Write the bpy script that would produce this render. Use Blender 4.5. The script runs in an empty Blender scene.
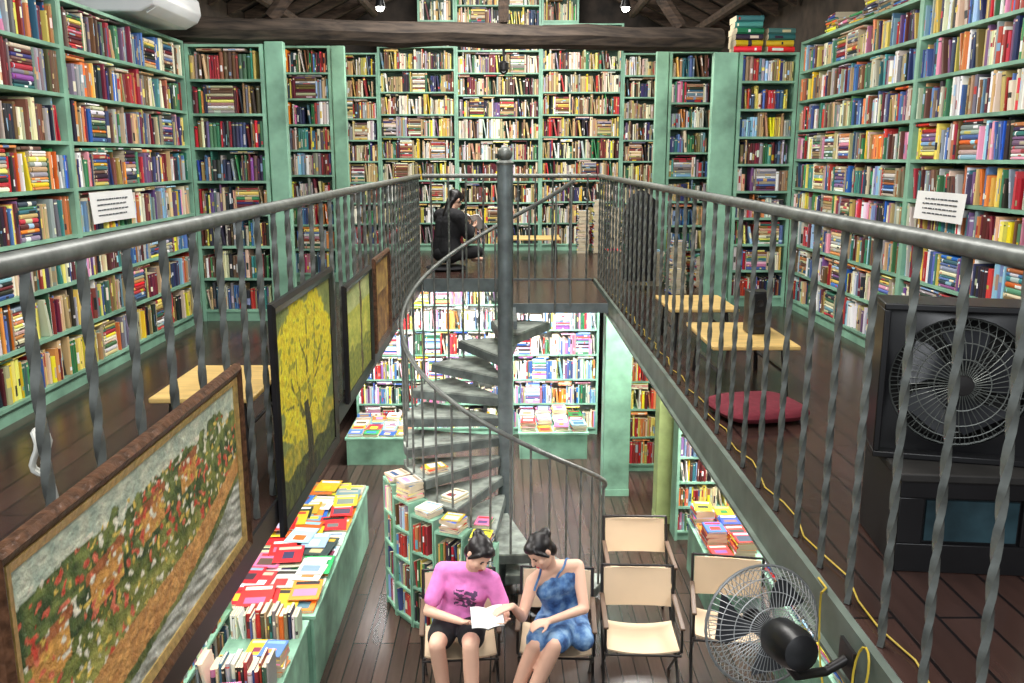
import bpy, bmesh, math, random
from mathutils import Vector, Matrix, noise
from mathutils.bvhtree import BVHTree
random.seed(11)
S=bpy.context.scene; C=S.collection; PI=math.pi; R=math.radians
S.view_settings.view_transform='Standard'; S.view_settings.exposure=.12
def lin(c):
    c/=255.0
    return c/12.92 if c<=.04045 else ((c+.055)/1.055)**2.4
def sc(r,g,b): return (lin(r),lin(g),lin(b),1)
# ------------------------------------------------------------------ materials
def mat(name,col,rough=.5,metal=0,var=.12,scale=6,bump=0,emis=0,stretch=None):
    m=bpy.data.materials.new(name); m.use_nodes=True; nt=m.node_tree; N=nt.nodes; L=nt.links
    b=N['Principled BSDF']; b.inputs['Roughness'].default_value=rough; b.inputs['Metallic'].default_value=metal
    tc=N.new('ShaderNodeTexCoord'); mp=N.new('ShaderNodeMapping'); L.new(tc.outputs['Object'],mp.inputs[0])
    if stretch: mp.inputs['Scale'].default_value=stretch
    nz=N.new('ShaderNodeTexNoise'); nz.inputs['Scale'].default_value=scale; nz.inputs['Detail'].default_value=6
    L.new(mp.outputs[0],nz.inputs['Vector'])
    rp=N.new('ShaderNodeValToRGB'); e=rp.color_ramp.elements
    e[0].position=.3; e[1].position=.7
    e[0].color=tuple(max(0,c*(1-var*1.6)) for c in col[:3])+(1,); e[1].color=tuple(min(1,c*(1+var)) for c in col[:3])+(1,)
    L.new(nz.outputs['Fac'],rp.inputs[0]); L.new(rp.outputs[0],b.inputs['Base Color'])
    if bump:
        bp=N.new('ShaderNodeBump'); bp.inputs['Strength'].default_value=bump; bp.inputs['Distance'].default_value=.01
        L.new(nz.outputs['Fac'],bp.inputs['Height']); L.new(bp.outputs[0],b.inputs['Normal'])
    if emis:
        b.inputs['Emission Color'].default_value=col; b.inputs['Emission Strength'].default_value=emis
    return m
def plank_mat(name,c1,c2,cm,rough,w=.11,l=1.6):
    m=bpy.data.materials.new(name); m.use_nodes=True; nt=m.node_tree; N=nt.nodes; L=nt.links
    b=N['Principled BSDF']; b.inputs['Roughness'].default_value=rough
    tc=N.new('ShaderNodeTexCoord'); mp=N.new('ShaderNodeMapping'); mp.inputs['Rotation'].default_value=(0,0,PI/2)
    L.new(tc.outputs['Object'],mp.inputs[0])
    br=N.new('ShaderNodeTexBrick'); br.inputs['Scale'].default_value=1; br.inputs['Brick Width'].default_value=l; br.inputs['Row Height'].default_value=w
    br.inputs['Mortar Size'].default_value=.006; br.inputs['Color1'].default_value=c1; br.inputs['Color2'].default_value=c2; br.inputs['Mortar'].default_value=cm
    L.new(mp.outputs[0],br.inputs['Vector'])
    nz=N.new('ShaderNodeTexNoise'); nz.inputs['Scale'].default_value=3; nz.inputs['Detail'].default_value=8
    mp2=N.new('ShaderNodeMapping'); mp2.inputs['Scale'].default_value=(9,1,1); L.new(tc.outputs['Object'],mp2.inputs[0]); L.new(mp2.outputs[0],nz.inputs['Vector'])
    mx=N.new('ShaderNodeMix'); mx.data_type='RGBA'; mx.blend_type='MULTIPLY'; mx.inputs[0].default_value=.7
    rp=N.new('ShaderNodeValToRGB'); rp.color_ramp.elements[0].color=(.4,.4,.4,1); rp.color_ramp.elements[1].color=(1.3,1.3,1.3,1)
    L.new(nz.outputs['Fac'],rp.inputs[0]); L.new(br.outputs['Color'],mx.inputs[6]); L.new(rp.outputs[0],mx.inputs[7]); L.new(mx.outputs[2],b.inputs['Base Color'])
    bp=N.new('ShaderNodeBump'); bp.inputs['Strength'].default_value=.3; bp.inputs['Distance'].default_value=.01
    L.new(br.outputs['Fac'],bp.inputs['Height']); bp.invert=True; L.new(bp.outputs[0],b.inputs['Normal'])
    return m
def attr_mat(name,rough=.5,bump=0):
    m=bpy.data.materials.new(name); m.use_nodes=True; nt=m.node_tree; N=nt.nodes; L=nt.links
    b=N['Principled BSDF']; b.inputs['Roughness'].default_value=rough
    a=N.new('ShaderNodeAttribute'); a.attribute_name='Col'; L.new(a.outputs['Color'],b.inputs['Base Color'])
    if bump:
        tc=N.new('ShaderNodeTexCoord'); nz=N.new('ShaderNodeTexNoise'); nz.inputs['Scale'].default_value=60
        L.new(tc.outputs['Object'],nz.inputs['Vector']); bp=N.new('ShaderNodeBump'); bp.inputs['Strength'].default_value=bump; bp.inputs['Distance'].default_value=.01
        L.new(nz.outputs['Fac'],bp.inputs['Height']); L.new(bp.outputs[0],b.inputs['Normal'])
    return m
def dye_mat(name,c1,c2,c3):
    m=mat(name,c1,.85,scale=14); rp=[n for n in m.node_tree.nodes if n.type=='VALTORGB'][0]; e=rp.color_ramp.elements
    e[0].color=c1; e[1].color=c3; x=e.new(.5); x.color=c2; e[0].position=.35; e[2].position=.68
    return m
MINT=mat('mint_paint',sc(138,186,160),.5,var=.28,scale=4); MINT2=mat('yellow_green_paint',sc(188,206,136),.5)
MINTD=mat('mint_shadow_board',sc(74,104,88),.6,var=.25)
RAIL=mat('grey_painted_metal',sc(112,116,112),.4,.35,.25,18,.15); LGREY=mat('light_grey_wire',sc(170,172,172),.4,.3)
STEEL=mat('blue_grey_steel',sc(104,114,116),.45,.3,.2,10); TREAD=mat('stair_tread_paint',sc(148,156,148),.5,.1,.38,9); DSTEEL=mat('dark_stair_steel',sc(96,104,102),.5,.3,.3,9)
BEAMG=mat('fascia_grey_green',sc(112,124,114),.5,.2,.25,5,.1); BLACK=mat('black_plastic',sc(24,24,26),.35,var=.2); DARKM=mat('dark_metal',sc(48,46,46),.4,.5); DUSTY=mat('dusty_black_board',sc(40,38,36),.7,var=.4,scale=7)
WOODD=mat('dark_roof_timber',sc(70,55,44),.8,var=.45,scale=4,bump=.5,stretch=(2,2,12)); ROOF=mat('roof_boards',sc(46,38,32),.85,var=.5,scale=5,bump=.4)
BEAMW=mat('grey_old_timber',sc(70,59,50),.8,var=.5,scale=3,bump=.8,stretch=(1,9,9))
WALL=mat('dark_brown_boards',sc(62,52,44),.9,var=.35); WHITE=mat('white_plastic',sc(232,234,236),.35,var=.03); PAPER=mat('white_paper',sc(238,238,236),.8,var=.02); PAGES=mat('book_pages',sc(222,210,184),.9,var=.12,scale=90)
INK=mat('grey_ink',sc(90,94,100),.8); YWOOD=mat('yellow_wood',sc(226,190,118),.45,var=.12,scale=5,stretch=(1,6,1)); RED=mat('maroon_cloth',sc(122,40,54),.9,bump=.4,scale=25)
CANV=mat('tan_canvas',sc(214,190,160),.9,var=.02,scale=6); ARMW=mat('arm_wood',sc(96,74,58),.5); SKIN=mat('skin',sc(232,186,162),.55,var=.05); HAIR=mat('black_hair',sc(26,22,24),.4,var=.3,scale=40)
PINK=mat('pink_cotton',sc(232,134,204),.9,var=.14,scale=11,bump=.9); BLK=mat('black_cotton',sc(28,28,32),.9,scale=10); BLUED=dye_mat('blue_tie_dye',sc(44,72,120),sc(80,122,176),sc(140,176,210)); PRINT=mat('shirt_print_grey',sc(96,70,104),.9)
GOLDF=mat('brown_gilt_frame',sc(98,66,46),.4,.2,.4,40,.5); GOLD=mat('gold_slip',sc(200,170,104),.35,.5,.2,50,.3); BFRAME=mat('black_frame',sc(28,26,28),.35,var=.3)
YCORD=mat('yellow_cord',sc(206,178,60),.5); WCORD=mat('white_cord',sc(214,214,206),.5); GLOW=mat('bulb_glow',(1,.97,.85,1),.4,emis=14,var=0)
GLASSB=mat('tinted_glass',sc(46,70,78),.08,var=.5,scale=4); LIP=mat('lips',sc(190,80,86),.5); BLADE=mat('fan_blade_grey',sc(52,54,58),.35); BOOKM=attr_mat('book_cover_colours',.5); PAINT=attr_mat('oil_paint',.55,.5)
FL_LOW=plank_mat('lower_floor_planks',sc(84,67,58),sc(64,51,45),sc(30,24,22),.24); FL_UP=plank_mat('upper_floor_planks',sc(74,52,46),sc(56,40,36),sc(24,18,18),.24,.13)
# ------------------------------------------------------------------ mesh helpers
class MB:
    def __init__(s): s.v=[]; s.f=[]
    def add(s,v,f):
        n=len(s.v); s.v+= [tuple(p) for p in v]; s.f+=[tuple(i+n for i in q) for q in f]; return s
    def box(s,x0,x1,y0,y1,z0,z1,M=None):
        v=[Vector((x,y,z)) for z in (z0,z1) for y in (y0,y1) for x in (x0,x1)]
        if M: v=[M@p for p in v]
        return s.add(v,[(0,2,3,1),(4,5,7,6),(0,1,5,4),(2,6,7,3),(0,4,6,2),(1,3,7,5)])
    def tube(s,pts,r,n=8,closed=False,rs=None):
        P=[Vector(p) for p in pts]; m=len(P); v=[]; 
        up=None
        for i in range(m):
            if closed: t=(P[(i+1)%m]-P[i-1]).normalized()
            else: t=(P[min(i+1,m-1)]-P[max(i-1,0)]).normalized()
            if up is None:
                a=Vector((0,0,1)) if abs(t.z)<.9 else Vector((1,0,0)); up=(a-t*a.dot(t)).normalized()
            else:
                up=(up-t*up.dot(t)); up=up.normalized() if up.length>1e-6 else t.orthogonal().normalized()
            w=t.cross(up); rr=rs[i] if rs else r
            for k in range(n):
                a=2*PI*k/n; v.append(P[i]+(up*math.cos(a)+w*math.sin(a))*rr)
        f=[]
        for i in range(m if closed else m-1):
            j=(i+1)%m
            for k in range(n): f.append((i*n+k,i*n+(k+1)%n,j*n+(k+1)%n,j*n+k))
        if not closed: f.append(tuple(reversed(range(n)))); f.append(tuple((m-1)*n+k for k in range(n)))
        return s.add(v,f)
    def lathe(s,prof,M=None,n=24):
        v=[];f=[]
        for (r,z) in prof:
            for k in range(n):
                a=2*PI*k/n; p=Vector((r*math.cos(a),r*math.sin(a),z)); v.append(M@p if M else p)
        for i in range(len(prof)-1):
            for k in range(n): f.append((i*n+k,i*n+(k+1)%n,(i+1)*n+(k+1)%n,(i+1)*n+k))
        f.append(tuple(reversed(range(n)))); f.append(tuple((len(prof)-1)*n+k for k in range(n)))
        return s.add(v,f)
    def prism(s,poly,z0,z1,M=None):
        n=len(poly); v=[Vector((x,y,z0)) for x,y in poly]+[Vector((x,y,z1)) for x,y in poly]
        if M: v=[M@p for p in v]
        return s.add(v,[tuple(reversed(range(n))),tuple(range(n,2*n))]+[(k,(k+1)%n,(k+1)%n+n,k+n) for k in range(n)])
    def build(s,name,m,parent=None,bevel=0,loc=None):
        me=bpy.data.meshes.new(name); me.from_pydata(s.v,[],s.f); me.validate()
        bm=bmesh.new(); bm.from_mesh(me); bmesh.ops.recalc_face_normals(bm,faces=bm.faces); bm.to_mesh(me); bm.free()
        me.polygons.foreach_set('use_smooth',[True]*len(me.polygons)); me.set_sharp_from_angle(angle=R(38))
        me.materials.append(m); o=bpy.data.objects.new(name,me); C.objects.link(o)
        if parent: o.parent=parent
        if loc: o.location=loc
        if bevel:
            b=o.modifiers.new('bevel','BEVEL'); b.width=bevel; b.segments=2; b.limit_method='ANGLE'
        return o
def tag(o,label,cat,group=None):
    o['label']=label; o['category']=cat
    if group: o['group']=group
    return o
def thing(name,label,cat,loc=(0,0,0),rz=0,group=None):
    o=bpy.data.objects.new(name,None); C.objects.link(o); o.location=loc; o.rotation_euler=(0,0,rz); o.empty_display_size=.1
    return tag(o,label,cat,group)
def struct(name,mb,m):
    o=mb.build(name,m); o['kind']='structure'; return o
# ------------------------------------------------------------------ camera
cam=bpy.data.objects.new('camera',bpy.data.cameras.new('camera')); C.objects.link(cam)
F=880; cam.data.lens=36*F/1024; cam.data.sensor_width=36; cam.location=(0,0,3.8)
cam.rotation_euler=(R(90-11.81),0,R(-.52)); cam.data.clip_start=.05; S.camera=cam
bpy.context.view_layer.update(); CI=cam.matrix_world.inverted()
def proj(p):
    c=CI@Vector(p)
    if c.z>-.1: return None
    return (512+F*c.x/-c.z, 341.5-F*c.y/-c.z)
# ------------------------------------------------------------------ people
def blob(name,prims,voxel,m,parent,it=4):
    bm=bmesh.new()
    for p in prims:
        if p[0]=='e':
            _,c,r,Rm=p; M=Matrix.Translation(c)@(Rm.to_4x4() if Rm else Matrix())@Matrix.Diagonal((r[0],r[1],r[2],1))
            bmesh.ops.create_icosphere(bm,subdivisions=3,radius=1,matrix=M)
        else:
            _,a,ra,b,rb=p; a=Vector(a); b=Vector(b); d=b-a
            for c,r in ((a,ra),(b,rb)): bmesh.ops.create_icosphere(bm,subdivisions=2,radius=r,matrix=Matrix.Translation(c))
            if d.length>1e-4:
                M=Matrix.Translation((a+b)/2)@d.to_track_quat('Z','Y').to_matrix().to_4x4()
                bmesh.ops.create_cone(bm,cap_ends=True,segments=20,radius1=ra,radius2=rb,depth=d.length,matrix=M)
    me=bpy.data.meshes.new(name); bm.to_mesh(me); bm.free(); o=bpy.data.objects.new(name,me); C.objects.link(o)
    r=o.modifiers.new('r','REMESH'); r.mode='VOXEL'; r.voxel_size=voxel
    s=o.modifiers.new('s','SMOOTH'); s.factor=.5; s.iterations=it
    dg=bpy.context.evaluated_depsgraph_get(); m2=bpy.data.meshes.new_from_object(o.evaluated_get(dg)); o.modifiers.clear(); o.data=m2; m2.name=name
    m2.polygons.foreach_set('use_smooth',[True]*len(m2.polygons)); m2.materials.clear(); m2.materials.append(m); o.parent=parent
    return o
V=Vector
def torso(J,e=0):
    P=[]; pe,wa,ch,ne=[V(J[k]) for k in ('pelvis','waist','chest','neck')]; sl,sr=V(J['shl']),V(J['shr']); ax=(sr-sl).normalized()
    for s in (-1,1):
        P+= [('c',pe+ax*s*.07,.098+e,wa+ax*s*.052,.08+e),('c',wa+ax*s*.052,.08+e,ch+ax*s*.062,.086+e),('c',ch+ax*s*.062,.086+e,(ch+(sr if s>0 else sl))/2+V((0,0,.03)),.06+e)]
        P.append(('c',(ne*.75+ch*.25),.05+e*.5,(sr if s>0 else sl),.045+e))
    P.append(('c',sl,.046+e,sr,.046+e))
    f=V(J.get('front',(0,-1,0)))
    for s in (-1,1): P.append(('e',ch+ax*s*.06+f*.055+V((0,0,-.03)),(.052+e,.05+e,.05+e),None))
    return P
def hand(w,d,n,th,curl=.5,k=.95):
    w=V(w); d=V(d).normalized(); n=V(n); n=(n-d*n.dot(d)).normalized(); s=d.cross(n)*th; P=[]
    for i in range(4):
        kn=w+d*.078*k+s*(1.5-i)*.0185*k
        P.append(('c',w+d*.008+s*(1.5-i)*.010*k,.014*k,kn,.0105*k))
        L=(.07,.078,.073,.056)[i]*k; a=0; p=kn
        for q,(fr,rr) in enumerate(((.45,.0086),(.32,.0078),(.23,.007))):
            a+=curl*(.7,.9,.5)[q]; dd=d*math.cos(a)+n*math.sin(a)+s*(1.5-i)*.05; p2=p+dd*L*fr; P.append(('c',p,rr*k,p2,rr*.92*k)); p=p2
    t0=w+d*.022*k+s*.020*k; t1=t0+(d*.6+s*.75+n*.25).normalized()*.042*k; t2=t1+(d*.85+s*.25+n*.4).normalized()*.034*k
    P+=[('c',t0,.013*k,t1,.0105*k),('c',t1,.0100*k,t2,.0078*k)]
    return P
def head_prims(c,Rm):
    g=lambda x,y,z: V(c)+Rm@V((x,y,z))
    return [('e',g(0,.012,.022),(.073,.09,.092),Rm),('e',g(0,-.025,-.045),(.056,.058,.062),Rm),('e',g(0,-.055,-.088),(.024,.02,.02),Rm),('c',g(0,-.078,.012),.008,g(0,-.098,-.022),.0125),
            ('e',g(.035,-.05,-.03),(.026,.026,.024),Rm),('e',g(-.035,-.05,-.03),(.026,.026,.024),Rm),('e',g(.074,.012,-.004),(.010,.018,.03),Rm),('e',g(-.074,.012,-.004),(.010,.018,.03),Rm),('e',g(0,-.076,-.056),(.02,.012,.012),Rm)]
def face(c,Rm,root):
    g=lambda x,y,z: V(c)+Rm@V((x,y,z))
    for s in (-1,1):
        for nm,p,r,m in (('eye',g(s*.030,-.074,.004),(.010,.005,.0042),BLK),('eyebrow',g(s*.031,-.077,.024),(.015,.004,.0028),HAIR)):
            b=bmesh.new(); bmesh.ops.create_icosphere(b,subdivisions=2,radius=1,matrix=Matrix.Translation(p)@Rm.to_4x4()@Matrix.Diagonal((*r,1)))
            me=bpy.data.meshes.new(nm); b.to_mesh(me); b.free(); me.materials.append(m); o=bpy.data.objects.new(nm,me); C.objects.link(o); o.parent=root
    b=bmesh.new(); bmesh.ops.create_icosphere(b,subdivisions=2,radius=1,matrix=Matrix.Translation(g(0,-.086,-.056))@Rm.to_4x4()@Matrix.Diagonal((.021,.006,.008,1)))
    me=bpy.data.meshes.new('mouth'); b.to_mesh(me); b.free(); me.materials.append(LIP); o=bpy.data.objects.new('mouth',me); C.objects.link(o); o.parent=root
def body_prims(J):
    P=torso(J); P+=head_prims(J['head'],J['R'])
    P.append(('c',J['neck'],.05,V(J['head'])+J['R']@V((0,.02,-.06)),.044))
    for s in 'lr':
        P+=[('c',J['sh'+s],.046,J['el'+s],.035),('c',J['el'+s],.036,J['wr'+s],.023)]
        el,wr=V(J['el'+s]),V(J['wr'+s]); d=V(J.get('hd'+s,wr-el))
        P+=hand(wr,d,J['pn'+s],J.get('th'+s,1),J.get('curl'+s,.5))
        hp,kn,an=V(J['hip'+s]),V(J['kn'+s]),V(J['an'+s])
        mid=kn*.62+an*.38+(V((0,.012,0)) )
        P+=[('c',hp,.088,kn,.054),('c',kn,.054,mid,.052),('c',mid,.052,an,.034)]
        t=V(J['toe'+s]); P+=[('c',an-V((0,0,.03)),.036,t,.024),('c',an+V((0,.03,-.04)),.03,t,.026)]
    return P
def rot(yaw,pitch,roll=0): return (Matrix.Rotation(R(yaw),3,'Z')@Matrix.Rotation(R(pitch),3,'X')@Matrix.Rotation(R(roll),3,'Y'))
def hair_prims(J,bun):
    c=V(J['head']); Rm=J['R']; g=lambda x,y,z:c+Rm@V((x,y,z))
    P=[('e',g(0,.026,.034),(.082,.091,.092),Rm),('e',g(0,-.028,.074),(.064,.052,.036),Rm),('e',g(0,.06,-.03),(.066,.05,.07),Rm),('e',g(*bun),(.046,.042,.04),Rm)]
    for s in (-1,1): P.append(('c',g(s*.058,-.048,.058),.016,g(s*.079,-.006,-.025),.011))
    return P
J1=dict(pelvis=(0,.02,.56),waist=(.02,-.01,.71),chest=(.06,-.07,.875),neck=(.10,-.115,1.02),head=(.145,-.185,1.14),R=rot(32,34,16),
 shl=(-.105,-.04,.955),shr=(.225,-.13,.925),ell=(-.20,-.16,.72),elr=(.31,-.18,.71),wrl=(.03,-.34,.745),wrr=(.305,-.37,.785),hdl=(.92,-.25,.03),hdr=(-.2,-.95,.12),pnl=(0,.3,1),pnr=(-.1,.2,1),thl=1,thr=-1,curll=.25,curlr=.25,front=(.25,-.96,0),
 hipl=(-.085,0,.54),hipr=(.085,0,.54),knl=(-.13,-.37,.60),knr=(.09,-.40,.61),anl=(-.08,-.33,.12),anr=(.10,-.47,.12),toel=(-.11,-.48,.03),toer=(.10,-.62,.03))
J2=dict(pelvis=(.06,.02,.56),waist=(.05,-.01,.71),chest=(.0,-.075,.885),neck=(-.055,-.12,1.035),head=(-.115,-.19,1.15),R=rot(-48,36,-16),
 shl=(-.16,-.155,.925),shr=(.145,-.035,.975),ell=(-.235,-.26,.72),elr=(.18,-.20,.745),wrl=(-.30,-.40,.875),wrr=(-.06,-.39,.765),hdl=(-.8,-.3,-.1),hdr=(-.85,-.3,-.05),pnl=(.2,.2,-1),pnr=(0,.3,-1),thl=-1,thr=1,curll=.25,curlr=.4,front=(-.4,-.9,0),
 hipl=(-.03,0,.54),hipr=(.12,0,.54),knl=(-.145,-.37,.60),knr=(-.02,-.42,.62),anl=(-.31,-.35,.12),anr=(-.24,-.45,.12),toel=(-.38,-.48,.03),toer=(-.33,-.59,.03))
p1=thing('person','person in a pink t-shirt and black shorts seated reading an open book','person',(-.32,5.72,0)); p1.scale=(1.03,)*3
blob('body',body_prims(J1),.007,SKIN,p1); face(J1['head'],J1['R'],p1); blob('hair',hair_prims(J1,(0,.10,.075)),.008,HAIR,p1)
def lerp(a,b,t): return V(a)*(1-t)+V(b)*t
tp=torso(J1,.018)
for s in 'lr': tp.append(('c',J1['sh'+s],.060,lerp(J1['sh'+s],J1['el'+s],.70),.060))
tp+=[('c',V(J1['pelvis'])+V((x,-.03,.03)),.122,V(J1['waist'])+V((x,0,0)),.105) for x in (-.05,.05)]
ts=blob('t_shirt',tp,.009,PINK,p1); ts.data.materials.append(PRINT)
for p in ts.data.polygons:
    c=p.center
    if -.03<c.x<.13 and .73<c.z<.88 and p.normal.y<-.35 and noise.noise(V((c.x*34,1.3,c.z*46)))>.05: p.material_index=1
sp=[('c',V(J1['pelvis'])+V((x,0,-.02)),.112,V(J1['pelvis'])+V((x,0,.04)),.105) for x in (-.06,.06)]
for s in 'lr': sp.append(('c',J1['hip'+s],.103,lerp(J1['hip'+s],J1['kn'+s],.66),.09))
blob('shorts',sp,.009,BLK,p1)
p2=thing('person','person in a sleeveless blue tie-dye dress leaning over to point at the book','person',(.36,5.74,0)); p2.scale=(1.03,)*3
b2=blob('body',body_prims(J2),.007,SKIN,p2); face(J2['head'],J2['R'],p2); blob('hair',hair_prims(J2,(.01,.105,.06)),.008,HAIR,p2)
dp=[q for q in torso(J2,.013) if not (q[0]=='c' and V(q[3]).z>.90)]
dp+=[('c',J2['hipr'],.11,V((.17,-.25,.55)),.08)]
for s in 'lr': dp.append(('c',J2['hip'+s],.108,lerp(J2['hip'+s],J2['kn'+s],.93),.078))
dr_=blob('dress',dp,.009,BLUED,p2)
BB=BVHTree.FromPolygons([v.co.copy() for v in b2.data.vertices],[tuple(p.vertices) for p in b2.data.polygons])
sl,sr=V(J2['shl']),V(J2['shr']); axx=(sr-sl).normalized(); fr=V(J2['front']).normalized()
for s,sh in ((-1,sl),(1,sr)):
    top=lerp(J2['neck'],sh,.62)+V((0,0,.07)); a=V(J2['chest'])+axx*s*.075+fr*.16+V((0,0,.02)); bk=V(J2['chest'])+axx*s*.07-fr*.14+V((0,0,.03)); pts=[]
    for i in range(15):
        t=i/14; p=a*(1-t)**2+(top+V((0,0,.06)))*2*t*(1-t)+bk*t*t
        q=BB.find_nearest(p); pts.append(q[0]+q[1]*.004)
    MB().tube(pts,.0075,6).build('strap',BLUED,dr_)
J3=dict(pelvis=(0,.0,.17),waist=(0,-.01,.33),chest=(0,-.05,.52),neck=(0,-.08,.665),head=(0,-.15,.79),R=rot(0,28),
 shl=(-.17,-.05,.59),shr=(.17,-.05,.59),ell=(-.23,-.16,.38),elr=(.23,-.16,.38),wrl=(-.09,-.33,.44),wrr=(.09,-.33,.44),hdl=(.3,-.8,.4),hdr=(-.3,-.8,.4),pnl=(.3,.3,1),pnr=(-.3,.3,1),thl=1,thr=-1,
 hipl=(-.09,0,.15),hipr=(.09,0,.15),knl=(-.27,-.28,.17),knr=(.27,-.28,.17),anl=(.06,-.34,.09),anr=(-.06,-.40,.09),toel=(.18,-.36,.06),toer=(-.18,-.42,.06))
ZM=2.45
YW=R(132); PX,PY=-.70,10.75
p3=thing('person','person in black clothes sitting on the upper floor reading beside the back railing','person',(PX,PY,ZM+.055),YW)
blob('body',body_prims(J3),.009,SKIN,p3); face(J3['head'],J3['R'],p3); blob('hair',hair_prims(J3,(0,.085,.06))+[('c',V(J3['head'])+V((0,.09,-.03)),.05,V(J3['neck'])+V((0,.09,-.06)),.04)],.009,HAIR,p3)
tp=torso(J3,.05)
for s in 'lr': tp+=[('c',J3['sh'+s],.09,J3['el'+s],.075),('c',J3['el'+s],.07,lerp(J3['el'+s],J3['wr'+s],.9),.045)]
blob('jacket',tp,.01,BLK,p3)
tp=[('e',V((0,.0,.15)),(.2,.16,.12),None)]
for s in 'lr': tp+=[('c',J3['hip'+s],.10,J3['kn'+s],.07),('c',J3['kn'+s],.068,lerp(J3['kn'+s],J3['an'+s],.9),.05)]
blob('trousers',tp,.01,BLK,p3)
def open_book(label,M,w,h,colm,cat='book'):
    r=thing('open_book',label,cat); r.matrix_world=M
    a=R(14); n=5
    for s in (-1,1):
        def pg(z0,z1,w_,h_): 
            b=MB(); v=[];f=[]
            for i in range(n+1):
                x=w_*i/n; z=.012*math.sin(PI*min(1,i/n*1.0))+x*math.tan(a)
                for y in (-h_/2,h_/2):
                    v.append((s*x,y,z+z0)); v.append((s*x,y,z+z1))
            for i in range(n):
                q=i*4; f+=[(q,q+4,q+6,q+2),(q+1,q+3,q+7,q+5),(q,q+1,q+5,q+4),(q+2,q+6,q+7,q+3)]
            f+=[(0,2,3,1),(n*4,n*4+1,n*4+3,n*4+2)]
            return b.add(v,f)
        pg(-.004,-.001,w*1.03,h*1.04).build('cover',colm,r); pg(0,.008,w,h).build('pages',PAPER,r)
    return r
open_book('open book with white pages held between the two seated readers',Matrix.Translation((-.115,5.28,.835))@Matrix.Rotation(R(26),4,'X')@Matrix.Rotation(R(6),4,'Z'),.105,.16,BLK)
dv=Matrix.Rotation(YW,3,'Z')@V((0,-.44,.5))
open_book('open white book held by the reader on the upper floor',Matrix.Translation(V((PX,PY,ZM+.055))+dv)@Matrix.Rotation(YW,4,'Z')@Matrix.Rotation(R(50),4,'X'),.14,.22,PAPER)
# ------------------------------------------------------------------ shell
RG=6.85
struct('floor',MB().box(-3.2,3.2,-1,13.6,-.1,0),FL_LOW)
GL,GR,GF=-.92,1.035,9.9
struct('floor_mezzanine_left',MB().box(-2.9,GL,-1,GF,ZM-.08,ZM),FL_UP)
struct('floor_mezzanine_right',MB().box(GR,2.95,-1,GF,ZM-.10,ZM),FL_UP)
struct('floor_mezzanine_back',MB().box(-2.9,2.95,GF,13.35,ZM-.13,ZM),FL_UP)
struct('trim_1',MB().box(GR-.025,GR,-1,GF,ZM-.15,ZM+.012).box(GR-.045,GR-.025,-1,GF,ZM-.15,ZM-.135),BEAMG)
struct('trim_2',MB().box(GL,GL+.012,-1,GF,ZM-.09,ZM+.01),BLACK)
struct('trim_3',MB().box(GL+.012,GR-.045,GF-.03,GF,ZM-.14,ZM+.01),STEEL)
struct('wall_left',MB().box(-3.0,-2.9,-1,13.6,0,RG-1.47),WALL); struct('wall_right',MB().box(2.95,3.05,-1,13.6,0,RG-1.5),WALL)
struct('wall_back',MB().prism([(-3,0),(3.05,0),(3.05,RG-1.55),(0,RG-.02),(-3,RG-1.55)],-13.5,-13.37,Matrix.Rotation(R(90),4,'X')),ROOF)
rz=lambda x:RG-.5*abs(x)
struct('ceiling',MB().add([(0,-1,RG),(-3.1,-1,rz(3.1)),(-3.1,13.6,rz(3.1)),(0,13.6,RG),(3.1,-1,rz(3.1)),(3.1,13.6,rz(3.1)),(0,-1,RG+.08),(-3.1,-1,rz(3.1)+.08),(-3.1,13.6,rz(3.1)+.08),(0,13.6,RG+.08),(3.1,-1,rz(3.1)+.08),(3.1,13.6,rz(3.1)+.08)],
  [(0,1,2,3),(0,3,5,4),(6,9,8,7),(6,10,11,9),(1,7,8,2),(4,5,11,10),(0,6,7,1),(0,4,10,6),(3,2,8,9),(3,9,11,5)]),ROOF)
k=4
for y in [7.9+.62*i for i in range(9)]:
    mb=MB()
    for s in (-1,1): mb.add([(0,y,RG-.02),(0,y,RG-.14),(s*2.89,y,rz(2.89)-.02),(s*2.89,y,rz(2.89)-.14),(0,y+.08,RG-.02),(0,y+.08,RG-.14),(s*2.89,y+.08,rz(2.89)-.02),(s*2.89,y+.08,rz(2.89)-.14)],[(0,1,3,2),(4,6,7,5),(0,2,6,4),(1,5,7,3),(0,4,5,1),(2,3,7,6)])
    struct('trim_%d'%k,mb,WOODD); k+=1
for s in (-1,1):
    for x in (.9,1.8,2.5):
        struct('trim_%d'%k,MB().tube([(s*x,0,rz(x)-.19),(s*x,12.95,rz(x)-.19)],.055,8),WOODD); k+=1
b=MB(); pts=[(-2.88+.40*i,7.45+.057*i+.012*math.sin(i*1.7),4.812+.008*math.sin(i*2.3)) for i in range(13)]
b.tube(pts,.102,8,rs=[.102+.006*math.sin(i*2.9) for i in range(13)]); tag(b.build('tie_beam',BEAMW),'weathered dark timber beam spanning the shop above the upper bookcases','beam')
for x,yy in ((-1.9,7.6),(1.55,8.08)):
    s=-1 if x<0 else 1
    tag(MB().tube([(x,yy,4.92),(x-s*1.25,yy,rz(x-s*1.25)-.06)],.06,8).build('roof_strut',WOODD),'dark diagonal roof strut rising from the %s end of the timber beam'%('left' if s<0 else 'right'),'beam')
b=MB().tube([(.0,7.86,4.92),(.0,7.86,RG-.1)],.045,8); tag(b.build('king_post',WOODD),'short dark post rising from the middle of the timber beam','post')
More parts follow.
